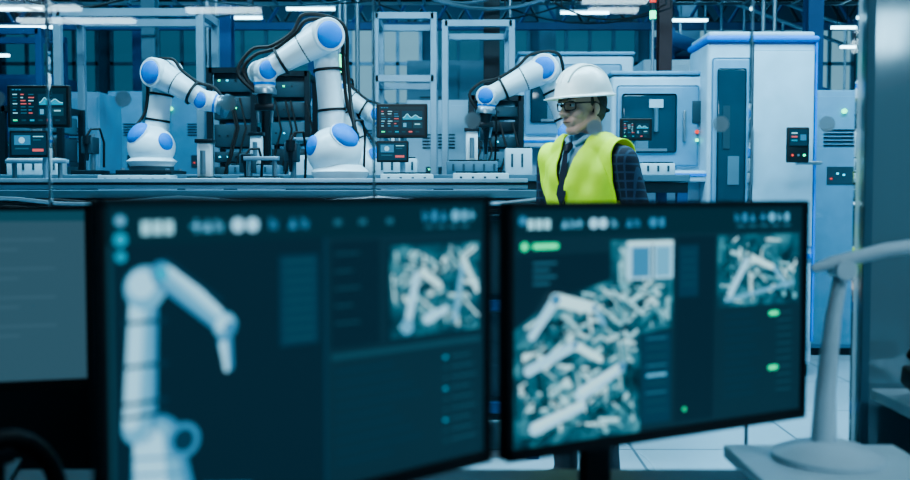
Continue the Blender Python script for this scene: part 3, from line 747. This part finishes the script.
# ---------------------------------------------------------------- the worker
man=bpy.data.objects.new('factory_worker',None); COL.objects.link(man)
SKIN=mat('skin',(.58,.34,.26),.5,var=.06,scale=30)
HAIR=mat('hair_grey_brown',(.06,.05,.042),.7,scale=120,var=.4)
TROU=mat('trousers_dark',(.015,.02,.03),.8)
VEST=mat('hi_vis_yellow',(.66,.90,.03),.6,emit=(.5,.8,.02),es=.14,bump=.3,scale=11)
REFL=mat('reflective_tape',(.6,.68,.5),.3,.2)
SHIRTB=mat('shirt_light_blue',(.20,.36,.50),.7)
TIE=mat('tie_navy',(.006,.010,.025),.5)
SHOE=mat('shoe_leather',(.012,.012,.012),.4)
def plaid():
    m=bpy.data.materials.new('navy_plaid'); m.use_nodes=True; nt=m.node_tree; b=nt.nodes['Principled BSDF']; b.inputs['Roughness'].default_value=.85
    tc=nt.nodes.new('ShaderNodeTexCoord')
    ws=[]
    for ax,sc in(('X',11),('Z',9)):
        w=nt.nodes.new('ShaderNodeTexWave'); w.bands_direction=ax; w.inputs['Scale'].default_value=sc; w.inputs['Distortion'].default_value=.8; nt.links.new(tc.outputs['Object'],w.inputs['Vector'])
        r=nt.nodes.new('ShaderNodeMath'); r.operation='GREATER_THAN'; r.inputs[1].default_value=.86; nt.links.new(w.outputs['Fac'],r.inputs[0]); ws.append(r)
    ad=nt.nodes.new('ShaderNodeMath'); ad.operation='ADD'; nt.links.new(ws[0].outputs[0],ad.inputs[0]); nt.links.new(ws[1].outputs[0],ad.inputs[1])
    cr=nt.nodes.new('ShaderNodeValToRGB'); cr.color_ramp.elements[0].color=(.007,.013,.030,1); cr.color_ramp.elements[1].color=(.026,.050,.09,1)
    nt.links.new(ad.outputs[0],cr.inputs[0]); nt.links.new(cr.outputs[0],b.inputs['Base Color'])
    return m
PLAID=plaid()
b=MB('body')
b.ell((0,.0,1.33),(.176,.118,.20),PLAID); b.ell((0,.005,1.14),(.160,.115,.20),PLAID); b.ell((0,.01,.95),(.168,.118,.13),PLAID)
b.capsule((-.155,.01,1.44),(.155,.01,1.44),.064,.064,PLAID)
b.capsule((0,.015,1.44),(0,.015,1.53),.085,.058,PLAID)
b.ell((-.08,.01,1.48),(.105,.068,.05),PLAID,rot=(0,-.3,0)); b.ell((.08,.01,1.48),(.105,.068,.05),PLAID,rot=(0,.3,0))
b.ell((0,-.05,1.35),(.13,.075,.12),PLAID)
arms={}
for sg in(-1,1):
    S_=V((sg*.195,.01,1.425)); E_=V((sg*.270,.06,1.14)); W_=V((sg*.22,-.15,.99))
    arms[sg]=(E_,W_)
    b.capsule(S_,lerp(S_,E_,.4)+V((0,0,0)),.068,.060,PLAID); b.capsule(lerp(S_,E_,.4),E_,.060,.050,PLAID); b.capsule(E_,W_,.052,.038,PLAID)
    for t in (.55,.72,.88):
        c=lerp(S_,E_,t); b.tube([c-V((0,0,.008)),c,c+V((0,0,.008))],[.05,.066-.006*t*1.5,.05],PLAID,n=16)
    H=V((sg*.088,.01,.90));K=V((sg*.105,-.015,.49));A=V((sg*.12,.03,.09))
    b.capsule(H,K,.095,.066,PLAID); b.capsule(K,A,.066,.052,PLAID)
    b.ell((sg*.125,-.045,.05),(.048,.13,.042),PLAID); b.ell((sg*.122,.035,.05),(.042,.06,.05),PLAID)
body=b.finish(parent=man); remesh(body,.010,6)
me=body.data
me.materials.append(TROU); me.materials.append(SHIRTB); me.materials.append(SHOE)
for p in me.polygons:
    c=p.center
    if c.z<.088: p.material_index=3
    elif c.z<.96 and abs(c.x)<.2 and c.y>-.13: p.material_index=1
    elif c.z>1.28 and c.y<.02 and abs(c.x)<.012+(c.z-1.28)*.22: p.material_index=2
    elif c.z>1.5 and (c.x**2+(c.y-.015)**2)<.075**2: p.material_index=2
bm=bmesh.new(); bm.from_mesh(me)
def cut(co,no):
    bmesh.ops.bisect_plane(bm,geom=list(bm.verts)+list(bm.edges)+list(bm.faces),plane_co=co,plane_no=no,dist=1e-5)
AX=.200; VZ=1.29; VS=.26
cut((AX,0,0),(1,0,.0)); cut((-AX,0,0),(1,0,0)); cut((0,0,.93),(0,0,1)); cut((0,0,1.525),(0,0,1))
for sg in(-1,1): cut((sg*.006,0,VZ),(1,0,-sg*VS)); cut((sg*.006,0,1.2),(1,0,0))
for z in(1.05,1.10,1.17,1.22): cut((0,0,z),(0,0,1))
kill=[]
for f in bm.faces:
    c=f.calc_center_median(); k=False
    if abs(c.x)>AX or c.z<.93 or c.z>1.525: k=True
    if c.y<.03 and c.z>VZ and abs(c.x)<.006+(c.z-VZ)*VS: k=True
    if c.y<0 and c.z<=VZ and abs(c.x)<.006: k=True
    if (c.x**2+(c.y-.015)**2)<.07**2 and c.z>1.44: k=True
    if k: kill.append(f)
    else:
        f.material_index=1 if (1.05<c.z<1.10 or 1.17<c.z<1.22) else 0
bmesh.ops.delete(bm,geom=kill,context='FACES')
bm.normal_update()
for v in bm.verts:
    c=v.co; wob=.004*math.sin(c.z*48+c.x*30)+.004*math.sin(c.x*62-c.z*24)
    v.co+=v.normal*(.014+wob)
vm=bpy.data.meshes.new('safety_vest'); bm.to_mesh(vm); bm.free()
vm.materials.append(VEST); vm.materials.append(REFL)
vo=bpy.data.objects.new('safety_vest',vm); COL.objects.link(vo); vo.parent=man
sd=vo.modifiers.new('s','SOLIDIFY'); sd.thickness=.006; sd.offset=1
b=MB('collar_and_tie')
for sg in(-1,1):
    b.tube([(sg*.058,.05,1.545),(sg*.066,-.0,1.54),(sg*.045,-.055,1.52),(sg*.012,-.078,1.495)],[.012,.014,.014,.006],SHIRTB,n=10)
b.tube([(0,-.088,1.50),(0,-.105,1.485),(0,-.115,1.465)],[.012,.018,.011],TIE,n=10)
b.add([(-.011,-.118,1.47),(.011,-.118,1.47),(.026,-.146,1.29),(0,-.146,1.23),(-.026,-.146,1.29)],[[0,4,3,2,1]],TIE)
b.finish(parent=man)
for sg in(-1,1):
    E_,W_=arms[sg]; d=(W_-E_).normalized()
    b=MB('hand'); side=V((1,0,0)); side=(side-d*side.dot(d)).normalized(); nrm=d.cross(side)
    if nrm.z>0: nrm=-nrm
    b.capsule(W_-d*.02,W_+d*.02,.027,.027,SKIN)
    for k in range(4):
        o_=(k-1.5)*.019; ln=[.068,.078,.072,.056][k if sg<0 else 3-k] 
        root=W_+d*.095+side*o_
        b.capsule(W_+d*.02+side*o_*.7,root,.018,.012,SKIN,n=10)
        p1=root+d*ln*.45+nrm*.006; p2=p1+(d*.8+nrm*.6)*ln*.32; p3=p2+(d*.45+nrm*.9)*ln*.28
        b.capsule(root,p1,.0095,.009,SKIN,n=10); b.capsule(p1,p2,.009,.008,SKIN,n=10); b.capsule(p2,p3,.008,.007,SKIN,n=10)
    ts=-sg; q0=W_+d*.03+side*ts*.022; q1=q0+d*.035+side*ts*.028+nrm*.012; q2=q1+d*.032+side*ts*.008+nrm*.008
    b.capsule(q0,q1,.014,.011,SKIN,n=10); b.capsule(q1,q2,.011,.008,SKIN,n=10)
    o=b.finish(parent=man); o.name='hand_left' if sg>0 else 'hand_right'; remesh(o,.004,3)
head=bpy.data.objects.new('head_pivot',None); COL.objects.link(head); head.parent=man
head.location=(0,-.015,1.665); head.rotation_euler=(math.radians(6),0,math.radians(-8))
b=MB('head')
b.ell((0,.012,.03),(.076,.097,.09),SKIN); b.ell((0,-.03,-.03),(.060,.062,.08),SKIN)
b.ell((0,-.066,-.098),(.026,.024,.022),SKIN)
for sg in(-1,1):
    b.capsule((sg*.052,.0,-.06),(sg*.018,-.062,-.10),.026,.02,SKIN)
    b.tube([(sg*.012,-.107,-.034),(sg*.010,-.098,-.03)],[.009,.010],SKIN); b.ell((sg*.012,-.099,-.034),(.009,.011,.008),SKIN)
    b.ell((sg*.03,-.084,.024),(.027,.014,.009),SKIN); b.ell((sg*.04,-.062,-.03),(.024,.026,.022),SKIN)
    b.ell((sg*.078,.012,-.012),(.009,.019,.032),SKIN,rot=(-.15,0,sg*.3)); b.ell((sg*.074,.008,-.034),(.008,.011,.012),SKIN)
b.tube([(0,-.088,.018),(0,-.102,-.008),(0,-.118,-.028),(0,-.104,-.04)],[.010,.009,.013,.008],SKIN,n=14)
b.ell((0,-.086,-.058),(.025,.014,.007),SKIN); b.ell((0,-.084,-.071),(.021,.014,.008),SKIN); b.ell((0,-.08,-.062),(.034,.018,.025),SKIN)
b.capsule((0,.022,-.06),(0,.03,-.20),.056,.06,SKIN)
ho=b.finish(parent=head); remesh(ho,.0035,3)
b=MB('mouth_line'); b.tube([(-.024,-.094,-.0665),(-.012,-.1005,-.065),(0,-.1015,-.0645),(.012,-.1005,-.065),(.024,-.094,-.0665)],[.001,.0022,.0024,.0022,.001],mat('lips_dark',(.16,.06,.05),.6),n=8); b.finish(parent=head)
b=MB('eyes')
for sg in(-1,1):
    b.ell((sg*.030,-.082,.004),(.013,.010,.0075),mat('eye_white',(.5,.5,.5),.3)); b.ell((sg*.030,-.0905,.004),(.0055,.003,.0055),BLACK,u=12,v=8)
    b.tube([(sg*.015,-.097,.026),(sg*.03,-.099,.031),(sg*.05,-.088,.026)],[.002,.0035,.0015],HAIR,n=8)
b.finish(parent=head)
b=MB('safety_glasses')
for sg in(-1,1):
    pts=[]
    for k in range(25):
        a=2*math.pi*k/24; ca,sa=math.cos(a),math.sin(a)
        x=.0265*math.copysign(abs(ca)**.6,ca); z=.0175*math.copysign(abs(sa)**.6,sa)
        pts.append(V((sg*.032+x,-.105+abs(sg*.032+x)**2*5.5,.000+z)))
    b.tube(pts,.0025,BLACK,n=8,cap=False)
    b.tube([(sg*.058,-.087,.011),(sg*.074,-.06,.010),(sg*.083,.0,.008),(sg*.085,.018,.0),(sg*.082,.026,-.015)],[.0035,.003,.003,.003,.002],BLACK,n=8)
b.tube([(-.008,-.107,.007),(0,-.110,.010),(.008,-.107,.007)],.003,BLACK,n=8)
b.finish(parent=head)
b=MB('hair'); b.ell((0,.040,.012),(.079,.076,.086),HAIR); b.ell((0,.058,-.03),(.060,.050,.055),HAIR); 
for sg in(-1,1): b.ell((sg*.072,-.008,.018),(.007,.009,.028),HAIR)
hh=b.finish(parent=head); remesh(hh,.006,3)
HH=mat('helmet_white',(.80,.84,.82),.3)
b=MB('hard_hat'); n=48; prof=[(0.02,.118),(.25,.114),(.5,.102),(.7,.084),(.86,.058),(.96,.026),(1.0,-.0),(1.01,-.006)]
vs=[];fs=[]
def ring(fn):
    i0=len(vs)
    for k in range(n):
        a=2*math.pi*k/n; vs.append(fn(a))
    return i0
rings=[]
for r,z in prof: rings.append(ring(lambda a,r=r,z=z:V((.108*r*math.cos(a),.012+.134*r*math.sin(a),z+.050+(.006*max(0,1-abs(math.cos(a)*r)*5) if r<.95 else 0)))))
def brim(e,dz):
    def f(a):
        fr=max(0,-math.sin(a))**1.5
        ex=.014*e+.045*fr*e
        return V(((.109+ex*.6)*math.cos(a),.012+(.135+ex)*math.sin(a),.044+dz-.010*e*(1-fr)-.006*fr*e))
    return f
rings.append(ring(brim(1,0))); rings.append(ring(brim(1,-.005))); rings.append(ring(brim(0,-.005)))
for i in range(len(rings)-1):
    for k in range(n):
        a=rings[i]+k;b2=rings[i]+(k+1)%n;c=rings[i+1]+(k+1)%n;d=rings[i+1]+k
        fs.append([a,b2,c,d])
fs.append([rings[0]+k for k in range(n)][::-1])
b.add(vs,fs,HH)
for sx in(-.035,0,.035):
    pts=[]
    for k in range(13):
        t=math.radians(25+k*130/12); pts.append(V((sx,.012-.134*math.cos(t)*.98*math.sqrt(1-(sx/.108)**2),.050+.121*math.sin(t)*math.sqrt(1-(sx/.108)**2))))
    b.tube(pts,.005,HH,n=8)
b.finish(parent=head)
b=MB('helmet_harness')
for sg in(-1,1): b.tube([(sg*.09,.0,.045),(sg*.088,.03,.0),(sg*.06,.09,-.03)],[.004,.004,.003],BLACK,n=8)
b.tube([(-.06,.09,-.03),(0,.112,-.035),(.06,.09,-.03)],.008,BLACK,n=8)
b.finish(parent=head)
man.location=(.548,4.25,0); man.rotation_euler=(0,0,math.radians(-48))

# ---------------------------------------------------------------- lights
def area(name,loc,size,power,col,rot=(0,0,0)):
    l=bpy.data.lights.new(name,'AREA'); l.shape='RECTANGLE'; l.size=size[0]; l.size_y=size[1]; l.energy=power; l.color=col
    o=bpy.data.objects.new(name,l); COL.objects.link(o); o.location=loc; o.rotation_euler=rot; return o
C=(.50,.84,1)
area('face_fill_light',(-2.8,4.7,4.9),(3.4,.5),310,C); area('face_fill_light',(0.6,4.2,4.9),(2.6,.5),230,C)
area('face_fill_light',(-2.5,9.0,4.9),(5,.6),200,(.34,.74,1)); area('face_fill_light',(2.8,5.6,4.9),(3,.6),250,C)
area('face_fill_light',(0,12.3,4.9),(8,.6),200,(.30,.70,1))
area('face_fill_light',(4.5,4.5,4.9),(2,1),130,C)
area('face_fill_light',(-.5,3.1,2.7),(.9,.3),26,(.85,.96,1),(math.radians(56),0,math.radians(-42)))  # added fill from front-left to brighten the worker's face, no real fixture
area('panel_fill_light',(.8,.3,2.75),(1.6,.4),20,(.55,.84,1))
area('panel_fill_light',(2.4,1.0,2.75),(1.6,.4),32,(.52,.82,1))  # extra fill added to lift the dark right-hand partition panel
w=bpy.data.worlds.new('World'); SC.world=w; w.use_nodes=True
w.node_tree.nodes['Background'].inputs[0].default_value=(.03,.10,.16,1); w.node_tree.nodes['Background'].inputs[1].default_value=.3

# ---------------------------------------------------------------- camera
cd=bpy.data.cameras.new('camera'); cam=bpy.data.objects.new('camera',cd); COL.objects.link(cam)
cd.sensor_width=36; cd.lens=36*1000/910
cam.location=(0,0,1.3); cam.rotation_euler=(math.radians(90-2.75),0,0)
cd.dof.use_dof=True; cd.dof.focus_distance=5.0; cd.dof.aperture_fstop=2.6
cd.clip_start=.05; cd.clip_end=100
SC.camera=cam
